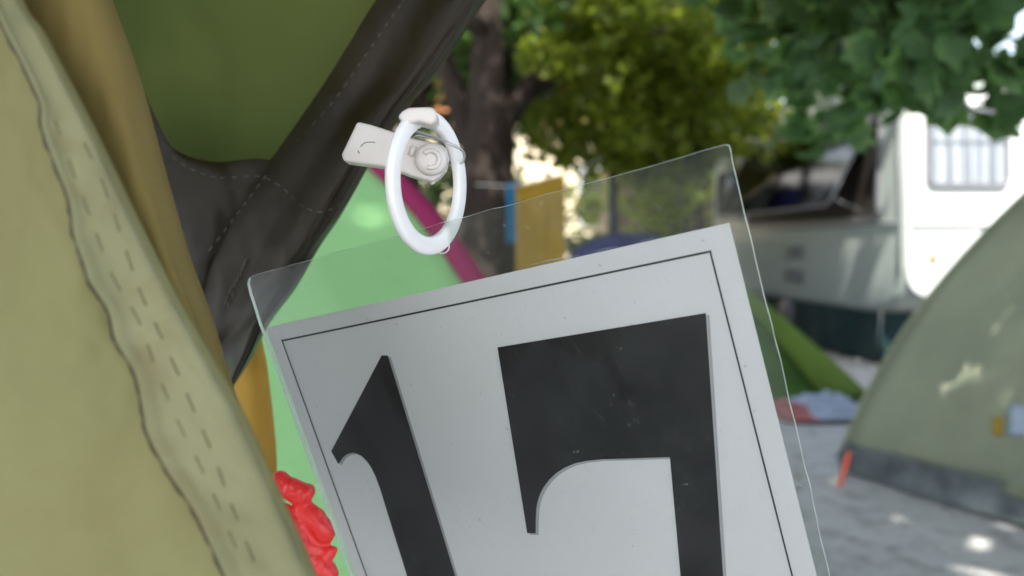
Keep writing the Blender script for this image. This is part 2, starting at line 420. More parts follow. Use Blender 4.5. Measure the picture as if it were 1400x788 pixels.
gr = [[(150, 100, .47), (180, 118, .462), (190, 124, .458), (197, 127, .457)],
      [(150, 150, .47), (190, 150, .46), (205, 155, .456), (212, 160, .455)],
      [(160, 200, .47), (205, 200, .455), (225, 200, .452), (240, 205, .452)],
      [(170, 240, .47), (230, 245, .45), (265, 232, .448), (292, 222, .452)],
      [(190, 300, .46), (260, 300, .444), (320, 265, .444), (372, 222, .452)],
      [(220, 360, .46), (270, 350, .446), (310, 330, .448), (350, 290, .456)],
      [(240, 430, .46), (270, 420, .452), (290, 410, .456), (310, 380, .46)],
      [(262, 500, .46), (280, 490, .458), (290, 480, .46), (300, 450, .462)]]
gus = surface('corner_gusset', gr, 70, 50, M['dark'], near, lambda u, v, x, y: .003*nz(x*.02, y*.012, 11)+.0012*nz(x*.05, y*.03, 2), .0007)
tdark = [bvh(hemo), bvh(gus)]
mb = MB()
stitches(mb, [(575, -30), (544, 12), (500, 75), (455, 140), (405, 195)], tdark, 8, 5, .00023, .0004)
mb.build('hem_stitching', M['thread'], near); mb = MB()
stitches(mb, [(364, 240), (340, 272), (310, 312), (280, 350)], tdark, 8, 5, .0003, .0004)
mb.build('hem_stitching', M['thread'], near); mb = MB()
stitches(mb, [(236, 215), (262, 232), (300, 243), (352, 241), (385, 256), (410, 280), (440, 290), (470, 276)], tdark, 8, 5, .0002, .0004)
mb.build('hem_stitching', M['thread'], near)
mb = MB()                                                          # frayed loop near the tip
for k in range(9):
    x0, y0 = 340-k*3.6+random.uniform(-2, 2), 352+k*7.5
    a = hit(x0, y0, tdark, .0006); b = hit(x0-3+random.uniform(-5, 5), y0+11, tdark, .0018)
    if a and b: mb.tube([a, (a+b)/2+Vector((0, -.0006, .0005)), b], .0003, 5)
mb.build('frayed_threads', M['thread'], near)
# golden lower flap glimpsed under the hem tip
yr = []
for (y, xr) in ((400, 340), (460, 356), (500, 364), (560, 371), (620, 376), (700, 378), (820, 384)):
    yr.append([(240, y, .50), (290, y, .486), (330, y, .478), (355, y, .480), (xr, y, .492), (xr-4, y, .505), (xr-30, y, .52)])
surface('golden_flap', yr, 50, 36, M['gold'], near, lambda u, v, x, y: .003*nz(x*.02, y*.01, 6)+.004*math.sin(x*.09+y*.01)*.4, .0006)

# ================================================================== LAMINATED SIGN
def line2(p, q, y): return p[0]+(q[0]-p[0])*(y-p[1])/(q[1]-p[1])
VPy = 6210.; VPx = 2451.
dn = ray(VPx, VPy).normalized()                                    # sheet's own downward direction
ntop = ray(386, 466).cross(ray(971, 344))
us = ntop.cross(dn).normalized()
if us.x < 0: us = -us
ns = us.cross(dn).normalized()
if ns.y > 0: ns = -ns                                              # towards the lens
D0 = 1.0
def onplane(px, py, O):
    r = ray(px, py); return CAM + r*((O-CAM).dot(ns)/r.dot(ns))
O = P(362, 447, D0); wgt = (onplane(997, 305, O)-onplane(362, 447, O)).length
D0 = .213/wgt; O = P(362, 447, D0)
def S(px, py, lift=0):
    """photo pixel -> point on the sheet's plane"""
    r = ray(px, py); return CAM + r*((O-CAM).dot(ns)/r.dot(ns)) + ns*lift
def AB(px, py): p = S(px, py)-O; return p.dot(us), p.dot(dn)
def SP(a, b, lift=0): return O + us*a + dn*b + ns*lift
SD = (S(700, 500)-CAM).dot(FW)
sign = empty('number_sign', SP(.1, 0), 'laminated white sheet printed with large black 17, hung from the white ring', 'sign')
H = .297
TR = AB(997, 305); W = TR[0]
pap = [AB(365, 449), TR, (W+.001, H), (.001, H)]
pts = [SP(.0015, .0006)] + [SP(0, .002)] + [SP(.0015, H), SP(W+.0005, H)] + [SP(W, TR[1])]
prism([p for p in pts], -ns*.0004, 'paper', M['paper'], sign, smooth=False)
# border line
bl = [AB(386, 466), AB(971, 344), None, None]
bl[2] = (AB(1083, 788)[0]+0.0002, H-.013); bl[3] = (AB(501.6, 788)[0], H-.013)
mb = MB(); wv = .00042
def strip(a, b, w, z):
    A = SP(*a); B = SP(*b); t = (B-A).normalized(); s = t.cross(ns)*w
    mb.add([A-s+ns*z-t*w, A+s+ns*z-t*w, B+s+ns*z+t*w, B-s+ns*z+t*w], [(0, 1, 2, 3)])
for i in range(4): strip(bl[i], bl[(i+1) % 4], wv*(.8 if i % 2 else 1), .00012 + (.00004 if i % 2 else 0))
mb.build('printed_border', M['lineink'], sign, False)
one = [(522, 486), (530.6, 486), (623, 788)]
one_l = [(557, 788), (538, 727), (520, 668.5), (514, 652), (507.5, 639), (502, 631), (495, 624), (489, 620.5), (483, 619), (476, 620.5), (470.5, 624), (463, 634.5), (453, 617)]
seven = [(680.4, 475), (965, 428), (988.8, 788)]
seven_l = [(930.6, 788), (916, 625), (852, 627), (822, 628), (802.6, 630), (786, 633.5), (773, 639), (761, 646.5), (751, 656), (743.5, 666), (738.5, 676), (735.5, 685), (733.6, 695.6), (732.8, 711), (732.6, 729), (721, 729)]
def digit(poly, tail, foot):
    a = [AB(*p) for p in poly]; b = [AB(*p) for p in tail]
    def ext(p, q, L): L_ = math.hypot(q[0]-p[0], q[1]-p[1]); return (q[0]+(q[0]-p[0])/L_*L, q[1]+(q[1]-p[1])/L_*L)
    r = ext(a[-2], a[-1], .085); l = ext(b[1], b[0], .085)
    l = (l[0], r[1])
    if foot: ft = [r, (r[0]+.012, r[1]+.006), (r[0]+.018, r[1]+.012), (l[0]-.02, r[1]+.012), (l[0]-.014, r[1]+.006), l]
    else: ft = [r, l]
    return a + ft + b
def flat(poly, z, name, mat, dx=0, dy=0):
    v = [SP(a+dx, b+dy, z) for a, b in poly]
    from mathutils.geometry import tessellate_polygon
    tri = tessellate_polygon([[Vector((a, b, 0)) for a, b in poly]])
    return meshobj(name, v, tri, mat, sign, False)
for poly in (digit(one, one_l, True), digit(seven, seven_l, False)):
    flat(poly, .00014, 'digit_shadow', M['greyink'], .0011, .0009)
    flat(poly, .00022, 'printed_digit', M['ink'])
# laminate pouch: thin clear slab with polished edges, larger than the paper at top and right
lamc = [AB(340, 388), AB(341.5, 380.5), AB(348, 376.5), AB(500, 334.5), AB(700, 279), AB(860, 235), AB(992, 198.5), AB(997, 199), AB(999, 206), AB(1000, 216),
        AB(1022, 308), AB(1052, 432), AB(1080, 550), AB(1108, 668), AB(1134, 788)]
brc = (AB(1134, 788)[0]+.004, H+.012)
ll = AB(481, 788); l0 = AB(355, 440)
lamc += [brc, (ll[0]-.002, H+.012), ll, l0, AB(344, 403)]
def slab(poly, z0, z1, name):
    q = []
    for i, (p, p2) in enumerate(zip(poly, poly[1:]+poly[:1])):
        L = math.hypot(p2[0]-p[0], p2[1]-p[1]); m_ = max(1, int(L/.004))
        for k in range(m_):
            t = k/m_; a = p[0]+(p2[0]-p[0])*t; b = p[1]+(p2[1]-p[1])*t
            w_ = .00045*nz(a*90, b*90, 4)+.00012*nz(a*700, b*700, 4); q.append((a+w_, b+w_))
    poly = q
    n = len(poly); v = [SP(a, b, z0) for a, b in poly]+[SP(a, b, z1) for a, b in poly]
    bm = bmesh.new(); vs = [bm.verts.new(x) for x in v]
    f1 = bm.faces.new(vs[n:]); f0 = bm.faces.new(list(reversed(vs[:n])))
    for i in range(n): f = bm.faces.new((vs[i], vs[(i+1) % n], vs[n+(i+1) % n], vs[n+i])); f.material_index = 1
    bmesh.ops.recalc_face_normals(bm, faces=bm.faces)
    me = bpy.data.meshes.new(name); bm.to_mesh(me); bm.free(); me.materials.append(M['lam']); me.materials.append(M['lamedge'])
    return link(bpy.data.objects.new(name, me), sign)
slab(lamc, -.0009, .0009, 'laminate_pouch')
mb = MB(); hc = AB(605, 336)
mb.tube([SP(hc[0]+.0034*math.cos(a), hc[1]+.0030*math.sin(a), .0009) for a in [2*math.pi*k/28 for k in range(28)]], .0003, 6, closed=True)
mb.build('punched_hole', M['lamedge'], sign)
# air pocket ridge along the paper's top edge
mb = MB()
for (x0, x1, amp) in ((705, 800, .0011), (812, 850, .0007), (870, 905, .0006)):
    q = []; n = 14
    for k in range(n+1):
        x = x0+(x1-x0)*k/n; y = 447+(305-447)*(x-362)/(997-362)-1.5-3*math.sin(math.pi*k/n)*amp*900
        q.append(SP(*AB(x, y), .0012))
    mb.tube(q, [max(.0001, amp*.35*math.sin(math.pi*k/n)) for k in range(n+1)], 6)
mb.build('air_pocket', M['clearpane'], sign)

# ================================================================== CLIP, RING, WIRE
clipd = .330
clip = empty('ring_clip', P(560, 200, clipd), 'white plastic clip with oval ring and wire, gripping the dark rolled hem', 'clip')
TOC = -FW
def pp(lst, d): return [P(x, y, d) for x, y in lst]
body = [(488, 166), (506, 170), (531, 178), (556, 187), (604, 198), (610, 203), (613, 214), (609, 231), (601, 241), (592, 248), (582, 246), (560, 240), (531, 229), (500, 225), (470, 221), (466, 212)]
bo = prism(pp(body, .325), FW*.009, 'clip_jaw', M['whiteplastic'], clip, .0012)
# raised cup at the end with curved rib
mb = MB(); mb.tube([P(589+11.5*math.cos(R(a)), 218+11.5*math.sin(R(a)), .3216) for a in range(-140, 111, 10)], .0010, 8)
mb.tube([P(566, 200, .3245), P(561, 213, .3245)], .0012, 8)
mb.build('embossed_rib', M['whiteplastic'], bo)
mb = MB(); mb.tube(smoothpts([P(493, 201, .3249), P(500, 195, .3249), P(513, 195, .3249)], 5), .00022, 5); mb.tube([P(489, 206, .3249), P(491, 210, .3249)], .0003, 5)
mb.build('scuff_mark', M['scratch'], bo)
top = [(543, 160), (549, 152), (558, 147), (575, 146), (591, 146), (597, 153), (597, 163), (591, 171), (572, 166), (553, 170)]
prism(pp(top, .299), FW*.012, 'hinge_block', M['whiteplastic'], clip, .0012)
mb = MB(); cq = P(589, 218, .3235); mb.tube([cq+FW*.003, cq, cq-FW*.0012, cq-FW*.0018], [.0066, .0064, .0058, .0040], 28); mb.build('snap_button', M['whiteplastic'], bo)
mb = MB(); mb.tube([P(590, 247, 0.329), P(592, 252, 0.329)], .0009, 8); mb.build('moulding_nib', M['whiteplastic'], bo)
# ring
sdep = (S(602, 343)-CAM).dot(FW)-.004; rdep = (sdep+.305)/2; print('RING', sdep)
rc = P(586, 250, rdep); Rm = 98.5/FPX*rdep - .0034
md = (RT*.15 - UP*.989 + FW*((sdep-rdep)/(101/FPX*rdep))).normalized()
lf = (-RT*math.cos(R(64)) + UP*(-.08) - FW*math.sin(R(64))); lf = (lf - md*lf.dot(md)).normalized()
rn = md.cross(lf).normalized()
V = []; F = []; NS, NC = 96, 16
for i in range(NS):
    a = 2*math.pi*i/NS; e = md*math.cos(a)+lf*math.sin(a)
    wr_ = .0034*(1+.06*math.cos(a))
    for k in range(NC):
        b = 2*math.pi*k/NC; cb, sb = math.cos(b), math.sin(b)
        V.append(rc + e*(Rm + wr_*math.copysign(abs(cb)**.6, cb)) + rn*.0019*math.copysign(abs(sb)**.5, sb))
for i in range(NS):
    for k in range(NC): F.append((i*NC+k, i*NC+(k+1) % NC, ((i+1) % NS)*NC+(k+1) % NC, ((i+1) % NS)*NC+k))
ring = meshobj('ring', V, F, M['ringplastic'], clip)
# moulded parting line on the outer rim
mb = MB(); mb.tube([rc + (md*math.cos(a)+lf*math.sin(a))*(Rm+.00338) for a in [2*math.pi*i/96 for i in range(96)]], .00022, 5, closed=True); mb.build('parting_line', M['ringplastic'], ring)
mb = MB()
mb.tube(smoothpts([P(556, 186, 0.331), P(566, 180, 0.327), P(590, 186, 0.324), P(612, 196, 0.322), P(628, 203, 0.324), P(635, 212, 0.328), (P(632, 222, 0.333)), P(622, 226, 0.336), P(606, 222, 0.337)], 8), .00052, 8)
mb.tube(smoothpts([P(560, 192, 0.331), P(572, 186, 0.329), P(592, 190, 0.329), P(608, 196, 0.332)], 8), .00045, 8)
mb.build('wire_spring', M['wire'], clip)

# ================================================================== RED PLASTIC BUNDLE
red = MB()
def blob(c, r, ax, L):
    n = 10; ax = Vector(ax).normalized()
    red.tube([c + ax*L*(k/n-.5) for k in range(n+1)], [max(.0004, r*math.sqrt(max(0, 1-(2*k/n-1)**4))) for k in range(n+1)], 14)
RD = .40
def bl_(p, q, r0, bend=(0, 0)):
    a = P(p[0], p[1], RD); b = P(q[0], q[1], RD+(q[2] if len(q) > 2 else 0)); m = (a+b)/2+RT*bend[0]*RD/FPX-UP*bend[1]*RD/FPX
    n = 12; pts = [(1-t)**2*a+2*t*(1-t)*m+t*t*b for t in [k/n for k in range(n+1)]]
    red.tube(pts, [max(.0005, r0*RD/FPX*(1-abs(2*k/n-1)**4)**.5*(1+.12*nz(k*.5, r0))) for k in range(n+1)], 14)
bl_((372, 648), (398, 676), 15); bl_((386, 664), (425, 686), 17, (2, -6)); bl_((380, 655), (395, 665), 10)
bl_((375, 690), (420, 780), 24); bl_((402, 688), (452, 742), 16, (10, -4)); bl_((398, 705), (438, 768), 15)
bl_((420, 745), (462, 752), 8, (0, 8)); bl_((420, 748), (458, 764), 10, (3, 0)); bl_((408, 750), (452, 800), 20, (8, 0))
bl_((395, 700), (420, 815), 26); bl_((420, 700), (444, 716), 9); bl_((430, 790), (460, 835), 17)
rb = red.build('red_bundle', M['red'])
tag(rb, 'glossy red folded plastic bundle hanging beside the tan canvas edge', 'plastic bundle')
m = rb.modifiers.new('remesh', 'REMESH'); m.mode = 'VOXEL'; m.voxel_size = .0009; m.use_smooth_shade = True
m = rb.modifiers.new('smooth', 'SMOOTH'); m.iterations = 4
tx = bpy.data.textures.new('folds', 'CLOUDS'); tx.noise_scale = .007
m = rb.modifiers.new('folds', 'DISPLACE'); m.texture = tx; m.strength = .0022; m.mid_level = .5

# ================================================================== DOME TENTS
def dome(name, label, centre, Rx, Ry, Hh, yaw, cloth, sleeve, skirt=None, p=1.0, sag=.06, sleeve_r=.02, band=None, z0=.0, group=None, n=36, wr=1.0, straight=0):
    t = empty(name, (centre[0], centre[1], 0), label, 'tent', group)
    c, s = math.cos(yaw), math.sin(yaw)
    corners = [(Rx, Ry), (-Rx, Ry), (-Rx, -Ry), (Rx, -Ry)]
    def arc(k, th, scale=1.0):
        x, y = corners[k]; r = (math.cos(th)**p*(1-straight)+(1-math.sin(th))*straight)*scale
        return Vector((centre[0]+(x*c-y*s)*r, centre[1]+(x*s+y*c)*r, z0+(Hh-z0)*math.sin(th)))
    for k in range(4):
        V = []; F = []; m_ = 28
        for i in range(n+1):
            th = math.pi/2*i/n; A, B = arc(k, th), arc((k+1) % 4, th)
            for j in range(m_+1):
                v = j/m_; q = A.lerp(B, v)
                inw = (Vector((centre[0], centre[1], q.z))-q)
                q += inw*(sag*math.sin(math.pi*v)*math.cos(th)**.5)
                q += inw.normalized()*wr*(.012*nz(v*5+k*3, th*5, 1)*math.sin(math.pi*v)+.02*nz(v*9-th*6, k*7, 4)*math.sin(math.pi*v)*math.cos(th))
                V.append(q)
        for i in range(n):
            for j in range(m_): F.append((i*(m_+1)+j, i*(m_+1)+j+1, (i+1)*(m_+1)+j+1, (i+1)*(m_+1)+j))
        cm = cloth[k % len(cloth)]
        solid(meshobj('tent_panel', V, F, cm, t), .002, 0)
    for k in range(4):
        mb = MB(); mb.tube([arc(k, math.pi/2*i/30, 1.004) for i in range(31)], sleeve_r, 8); mb.build('pole_sleeve', sleeve, t)
    if band:
        for k in (2, 3):
            V = []; F = []
            for i in range(31):
                th = math.pi/2*i/30*.97; A = arc(k, th, 1.03); B = arc((k+1) % 4, th); C_ = arc((k-1) % 4, th)
                for q in (A.lerp(C_, .0), A+Vector((0, -.01, 0)), A.lerp(B if k == 2 else C_, .16)+Vector((0, -.02, -.01))): V.append(q)
            for i in range(30):
                for j in range(2): F.append((i*3+j, i*3+j+1, (i+1)*3+j+1, (i+1)*3+j))
            solid(meshobj('fly_band', V, F, band, t), .003, 0)
    if skirt:
        V = []; F = []; L = 120
        for i in range(L):
            f = 4*i/L; k = int(f); v = f-k; A, B = arc(k, 0), arc((k+1) % 4, 0); q = A.lerp(B, v)
            w = .09*nz(i*.35, 3); out = (q-Vector((centre[0], centre[1], q.z))).normalized()
            inw = -out*sag*math.sin(math.pi*v)*Rx
            V += [q+inw+Vector((0, 0, .03)), q+inw+out*(.03+.035*nz(i*.6, 1)) + Vector((0, 0, -z0*.35+.02*nz(i*.7, 5))), q+inw*.5+out*(.035+w*.6)+Vector((0, 0, -z0*.7)), q+inw*.3+out*(.035+w*.6)+Vector((0, 0, -z0+.006))]
        for i in range(L):
            for j in range(3): F.append((i*4+j, ((i+1) % L)*4+j, ((i+1) % L)*4+j+1, i*4+j+1))
        solid(meshobj('groundsheet', V, F, skirt, t), .003, 0)
    return t, arc

# mint tent right behind the sign
mint, arcm = dome('dome_tent', 'mint green dome tent with magenta pole sleeve behind the hanging sign', (-.86, 2.05), .97, .82, 1.35, R(4), [M['mint']], M['magenta'], M['mint'], p=.85, sleeve_r=.021, z0=.06, wr=.5, sag=.03)
# sage tent at the right
base = G(1163, 647)
sage, arcs = dome('dome_tent', 'sage green dome tent on grey groundsheet at the right, dappled with sun', (base.x+1.36, base.y-.42), 1.05, 1.0, 1.80, R(25.5), [M['sage'], M['sage'], M['sage'], M['sagepale']], M['sage'], M['groundsheet'], p=1.6, sleeve_r=.010, z0=.10, sag=.05, straight=.35, wr=3.8)
# lime tent between sign and caravan
b2 = G(1172, 556)
lime, arcl = dome('dome_tent', 'small lime green tent with drooping fly, half hidden behind the sign', (b2.x-.98, b2.y+.75), .95, .80, 1.0, R(10), [M['green']], M['lime'], M['green'], p=1.5, sleeve_r=.02, band=M['lime'], z0=.05, straight=.8)
# blue-purple tent far behind, seen through the laminate
b3 = P(855, 335, 8.2)
blue, arcb = dome('dome_tent', 'blue violet dome tent seen low through the clear laminate', (b3.x, b3.y), .62, .6, 1.10, R(30), [M['bluetent']], M['bluetent'], None, p=.9, z0=.03)

# things about the sage tent
pg = MB(); pg.tube([G(1147, 664)+Vector((0, 0, -.01)), P(1161, 619, (G(1147, 664)-CAM).dot(FW)+.02)], .0085, 10)
tag(pg.build('tent_peg', M['orangeplastic']), 'orange red tent peg leaning at the left corner of the sage tent', 'tent peg')
ts = []
for o in list(sage.children):
    if o.name.startswith('tent_panel'): ts.append(bvh(o))
def patch(name, px, py, w, h, mat, lab, rough=0):
    V = []; F = []; n = 7
    for i in range(n+1):
        for j in range(n+1):
            x = px+(i/n-.5)*w; y = py+(j/n-.5)*h
            x += 6*nz(i*.9, j*.9, rough)*rough; y += 6*nz(i*.9+9, j*.9, rough)*rough
            V.append(hit(x, y, ts, .012) or P(x, y, 3.6))
    for i in range(n):
        for j in range(n): F.append((i*(n+1)+j, i*(n+1)+j+1, (i+1)*(n+1)+j+1, (i+1)*(n+1)+j))
    o = meshobj(name, V, F, mat, sage); solid(o, .003, 0); o['label'] = lab
patch('cloth_tag', 1364, 583, 12, 26, M['yellowtowel'], 'small yellow tag on the sage tent wall')
patch('clear_window', 1398, 575, 36, 44, M['laundry'], 'crinkled pale blue tent window', 1)

# crumpled laundry by the lime tent
def crumple(name, px, py, w, h, mat, lab, cat, seed):
    c = G(px, py); mb = MB(); N = 26; V = []; F = []
    for i in range(N+1):
        for j in range(N+1):
            x = (i/N-.5); y = (j/N-.5); e = max(0, 1-(2*abs(x))**3)*max(0, 1-(2*abs(y))**3)
            V.append(Vector((c.x+x*w*(1+.3*nz(y*3, seed)), c.y+y*.5, .008+e*h*(.55+1.0*abs(nz(i*.32, j*.32, seed))+.3*abs(nz(i*.8, j*.8, seed))))))
    for i in range(N):
        for j in range(N): F.append((i*(N+1)+j, (i+1)*(N+1)+j, (i+1)*(N+1)+j+1, i*(N+1)+j+1))
    tag(solid(meshobj(name, V, F, mat), .006, 1), lab, cat)
crumple('crumpled_cloth', 1128, 565, .42, .10, M['laundry'], 'crumpled pale blue and white cloth on the ground before the lime tent', 'cloth', 3)
crumple('crumpled_cloth', 1080, 566, .18, .06, M['pink'], 'small pink rag on the ground left of the pale blue cloth', 'cloth', 8)

# ================================================================== CARAVAN
K = Vector((3.02, 6.35, 0)); yaw = R(4)
cv = empty('caravan', K, 'white caravan with an open tinted side window and curtained end window', 'caravan')
CM = Matrix.Translation(K) @ Matrix.Rotation(yaw, 4, 'Z')
def Cv(x, s, z): return CM @ Vector((x, s, z))
Lc, Wc = 4.7, 2.15
prof = [(.42, .44), (.18, .50), (.06, .62), (.0, .85), (.02, 1.3), (.06, 2.0), (.12, 2.22), (.28, 2.40), (.55, 2.48), (2.3, 2.53), (Lc-.4, 2.46), (Lc-.12, 2.25), (Lc, 1.8), (Lc, .7), (Lc-.15, .46), (Lc-.5, .42)]
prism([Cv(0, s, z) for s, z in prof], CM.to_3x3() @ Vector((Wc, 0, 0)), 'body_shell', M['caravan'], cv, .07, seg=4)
def rrect(x0, z0, x1, z1, r, n=6):
    out = []
    for cx, cz, a0 in ((x1-r, z0+r, -90), (x1-r, z1-r, 0), (x0+r, z1-r, 90), (x0+r, z0+r, 180)):
        for k in range(n+1): a = R(a0+90*k/n); out.append((cx+r*math.cos(a), cz+r*math.sin(a)))
    return out
# end panel, white, follows lean of the end
def endp(x, z, o): return Cv(x, (.0 if z < .85 else (z-.85)*.05)-o, z)
ep = rrect(.05, .60, Wc-.05, 2.2, .16)
o = prism([endp(x, z, .012) for x, z in ep], CM.to_3x3() @ Vector((0, .02, 0)), 'end_panel', M['caravanwhite'], cv, .006)
wn = rrect(.24, 1.45, .93, 2.05, .06)
def ringprism(outer, inner, fn, o0, o1, name, mat, par):
    n = len(outer); V = [fn(x, z, o1) for x, z in outer]+[fn(x, z, o1) for x, z in inner]+[fn(x, z, o0) for x, z in outer]+[fn(x, z, o0) for x, z in inner]
    F = []
    for i in range(n):
        j = (i+1) % n; F += [(i, j, n+j, n+i), (2*n+i, 3*n+i, 3*n+j, 2*n+j), (i, 2*n+i, 2*n+j, j), (n+i, n+j, 3*n+j, 3*n+i)]
    return meshobj(name, V, F, mat, par, False)
for (x0, x1) in ((.18, .85), (1.06, 1.85)):
    wf = ringprism(rrect(x0, 1.45, x1, 2.06, .07), rrect(x0+.028, 1.478, x1-.028, 2.032, .05), endp, .01, .05, 'end_window', M['metalgrey'], cv)
    meshobj('curtain', [endp(x, z, .020) for x, z in rrect(x0+.02, 1.47, x1-.02, 2.04, .05)], [tuple(range(28))], M['curtain'], wf)
    mb = MB()
    for xx in (x0+.2, x0+.36, x0+.52): mb.tube([endp(xx, 1.47, .028), endp(xx, 2.04, .028)], .008, 6)
    mb.tube([endp(x0+.02, 1.80, .028), endp(x1-.02, 1.80, .028)], .008, 6)
    mb.build('window_bars', M['metalgrey'], wf)
    meshobj('pane', [endp(x, z, .042) for x, z in rrect(x0+.02, 1.47, x1-.02, 2.04, .05)], [tuple(range(28))], M['clearpane'], wf)
mb = MB(); mb.tube([endp(.06, 1.14, .014), endp(Wc-.06, 1.14, .014)], .014, 6); mb.build('trim_strip', M['metalgrey'], cv)
mb = MB(); mb.tube([Cv(-.004, .03, .75), Cv(-.004, .03, 1.2), Cv(-.004, .09, 2.15)], .012, 6); mb.build('corner_bead', M['metalgrey'], cv)
mb = MB(); c_ = endp(.24, .90, .03); mb.tube([c_+Vector((0, .03, 0)), c_, c_-Vector((0, .012, 0))], [.028, .028, .02], 14); mb.build('marker_light', M['amber'], cv)
def sd(s, z, o): return Cv(-o, s, z)
def swin(s0, s1, z0, z1, opened):
    wf = ringprism([(a, b) for a, b in rrect(s0, z0, s1, z1, .08)], [(a, b) for a, b in rrect(s0+.03, z0+.03, s1-.03, z1-.03, .06)], sd, -.01, .03, 'side_window', M['metalgrey'], cv)
    meshobj('opening_shade', [sd(s, z, .008) for s, z in rrect(s0+.02, z0+.02, s1-.02, z1-.02, .06)], [tuple(range(28))], M['inshade'], wf)  # flat dark sheet on the wall; the unlit interior is put into its colour
    h = z1-z0-.05; a = R(26) if opened else R(1)
    f = lambda s, z, o: Cv(-.035-math.sin(a)*(z1-.02-z)-o*math.cos(a), s, z1-.02-math.cos(a)*(z1-.02-z)-o*math.sin(a)*.2)
    pane = prism([f(s, z, 0) for s, z in rrect(s0+.04, z0+.03, s1-.04, z1-.02, .08)], (f(s0, z0, .012)-f(s0, z0, 0)), 'hinged_pane', M['tintpane'], wf)
    ringprism(rrect(s0+.035, z0+.025, s1-.035, z1-.015, .085), rrect(s0+.06, z0+.05, s1-.06, z1-.04, .07), f, -.006, .018, 'pane_frame', M['metalgrey'], pane)
    mb = MB()
    for s in (s0+.12, s1-.12):
        mb = MB(); mb.tube([Cv(-.02, s, z0+.05), f(s, z0+.12, 0)], .007, 6)
        if opened: mb.build('stay_arm', M['metalgrey'], wf)
swin(.34, 3.3, 1.2, 2.12, True)
swin(3.5, 4.4, 1.30, 1.95, False)
for (s0, z0) in ((1.75, .86), (1.75, .62)):
    mb = MB()
    for k in range(5): mb.box(Cv(-.012, s0+.25, z0+.03*k), (.012, .22, .008), Matrix.Rotation(yaw, 4, 'Z'))
    mb.build('vent_grille', M['metalgrey'], cv)
mb = MB(); mb.tube([Cv(-.01, .06, 1.17), Cv(-.01, Lc-.05, 1.17)], .010, 6); mb.build('side_rail', M['metalgrey'], cv)
for s in (2.3, 3.05):
    w = MB(); cw = Cv(.05, s, .30); ax = (CM.to_3x3() @ Vector((1, 0, 0)))
    w.tube([cw, cw+ax*.02, cw+ax*.15, cw+ax*.17], [.24, .30, .30, .24], 28)
    wo = w.build('wheel', M['rubber'], cv)
    w = MB(); w.tube([cw-ax*.012, cw+ax*.01], [.15, .18], 20); w.build('rim', M['metalgrey'], wo)
# awning rail roofbox / skylight
mb = MB(); mb.box(Cv(1.0, 1.9, 2.56), (.25, .3, .05), Matrix.Rotation(yaw, 4, 'Z')); bevel(mb.build('roof_hatch', M['caravanwhite'], cv), .02)
# dark teal tarp hung under the floor
def hang(name, A, B, ztop, zbot, mat, parent=None, amp=.04, fold=9, n=60, m=14, th=.003):
    V = []; F = []; A = Vector(A); B = Vector(B); dirn = (B-A).normalized(); nn = Vector((dirn.y, -dirn.x, 0))
    for i in range(n+1):
        u = i/n
        for j in range(m+1):
            v = j/m; q = A.lerp(B, u); zt = ztop if not callable(ztop) else ztop(u)
            V.append(Vector((q.x, q.y, zt+(zbot-zt)*v+.01*nz(u*6, 2))) + nn*amp*(.25+v)*(nz(u*fold, v*1.2, 3)+.5*math.sin(u*fold*2.1+v)))
    for i in range(n):
        for j in range(m): F.append((i*(m+1)+j, i*(m+1)+j+1, (i+1)*(m+1)+j+1, (i+1)*(m+1)+j))
    return solid(meshobj(name, V, F, mat, parent), th, 0)
tk = empty('ground_skirt', Cv(.1, .2, 0), 'dark teal tarp skirt hanging under the caravan floor', 'tarp')
hang('skirt_sheet', Cv(.06, 3.6, 0), Cv(.06, .40, 0), .50, .0, M['teal'], tk)
hang('skirt_sheet', Cv(.06, .40, 0), Cv(Wc-.06, .40, 0), .50, .0, M['teal'], tk)

# ================================================================== LAUNDRY LINE, POST
LD = 4.7
la = P(684, 246, LD); lb = P(842, 190, 6.6)
yb = P(705, 255, LD); yb2 = P(772, 238, LD+.1)
tw = hang('towel', (yb.x, yb.y, 0), (yb2.x, yb2.y, 0), lambda u: yb.z+(yb2.z-yb.z)*u, P(740, 470, LD).z, M['yellowtowel'], None, .018, 7)
tag(tw, 'mustard yellow towel hanging on the washing line', 'towel')
q1 = P(693, 250, LD+.05); q2 = P(711, 249, LD+.05)
tag(hang('cloth_strip', (q1.x, q1.y, 0), (q2.x, q2.y, 0), q1.z, P(700, 332, LD).z, M['bluetowel'], None, .015, 4, 16), 'bright blue cloth hanging just left of the yellow towel', 'cloth')
mb = MB(); tr_pt = P(650, 252, 7.0)
mb.tube(smoothpts([tr_pt, P(684, 254, 5.2), yb+Vector((0, 0, .005)), yb2+Vector((0, 0, .005)), P(838, 212, 8.6)], 8), .004, 6)
tag(mb.build('washing_line', M['cord']), 'thin washing line stretched from the big trunk to the dark post', 'washing line')
pb = P(838, 335, 8.6)
mb = MB(); mb.tube([(pb.x, pb.y, -.1), (pb.x, pb.y, 1.3), (pb.x-.01, pb.y, 2.28)], [.06, .055, .05], 12); mb.box((pb.x, pb.y, 2.30), (.07, .07, .02))
tag(mb.build('metal_post', M['darkmetal']), 'slim dark post standing right of the yellow towel', 'post')

# ================================================================== GROUND
n = 90; V = []; F = []
for i in range(n+1):
    for j in range(n+1):
        x = -60*math.copysign(abs(2*i/n-1)**2.2, 1-2*i/n)*1.0; y = 5+60*math.copysign(abs(2*j/n-1)**2.2, 2*j/n-1)
        V.append((x, y, .02*nz(x*.7, y*.7)-.012))
for i in range(n):
    for j in range(n): F.append((i*(n+1)+j, (i+1)*(n+1)+j, (i+1)*(n+1)+j+1, i*(n+1)+j+1))
gd = meshobj('ground', V, F, M['ground']); gd['kind'] = 'structure'

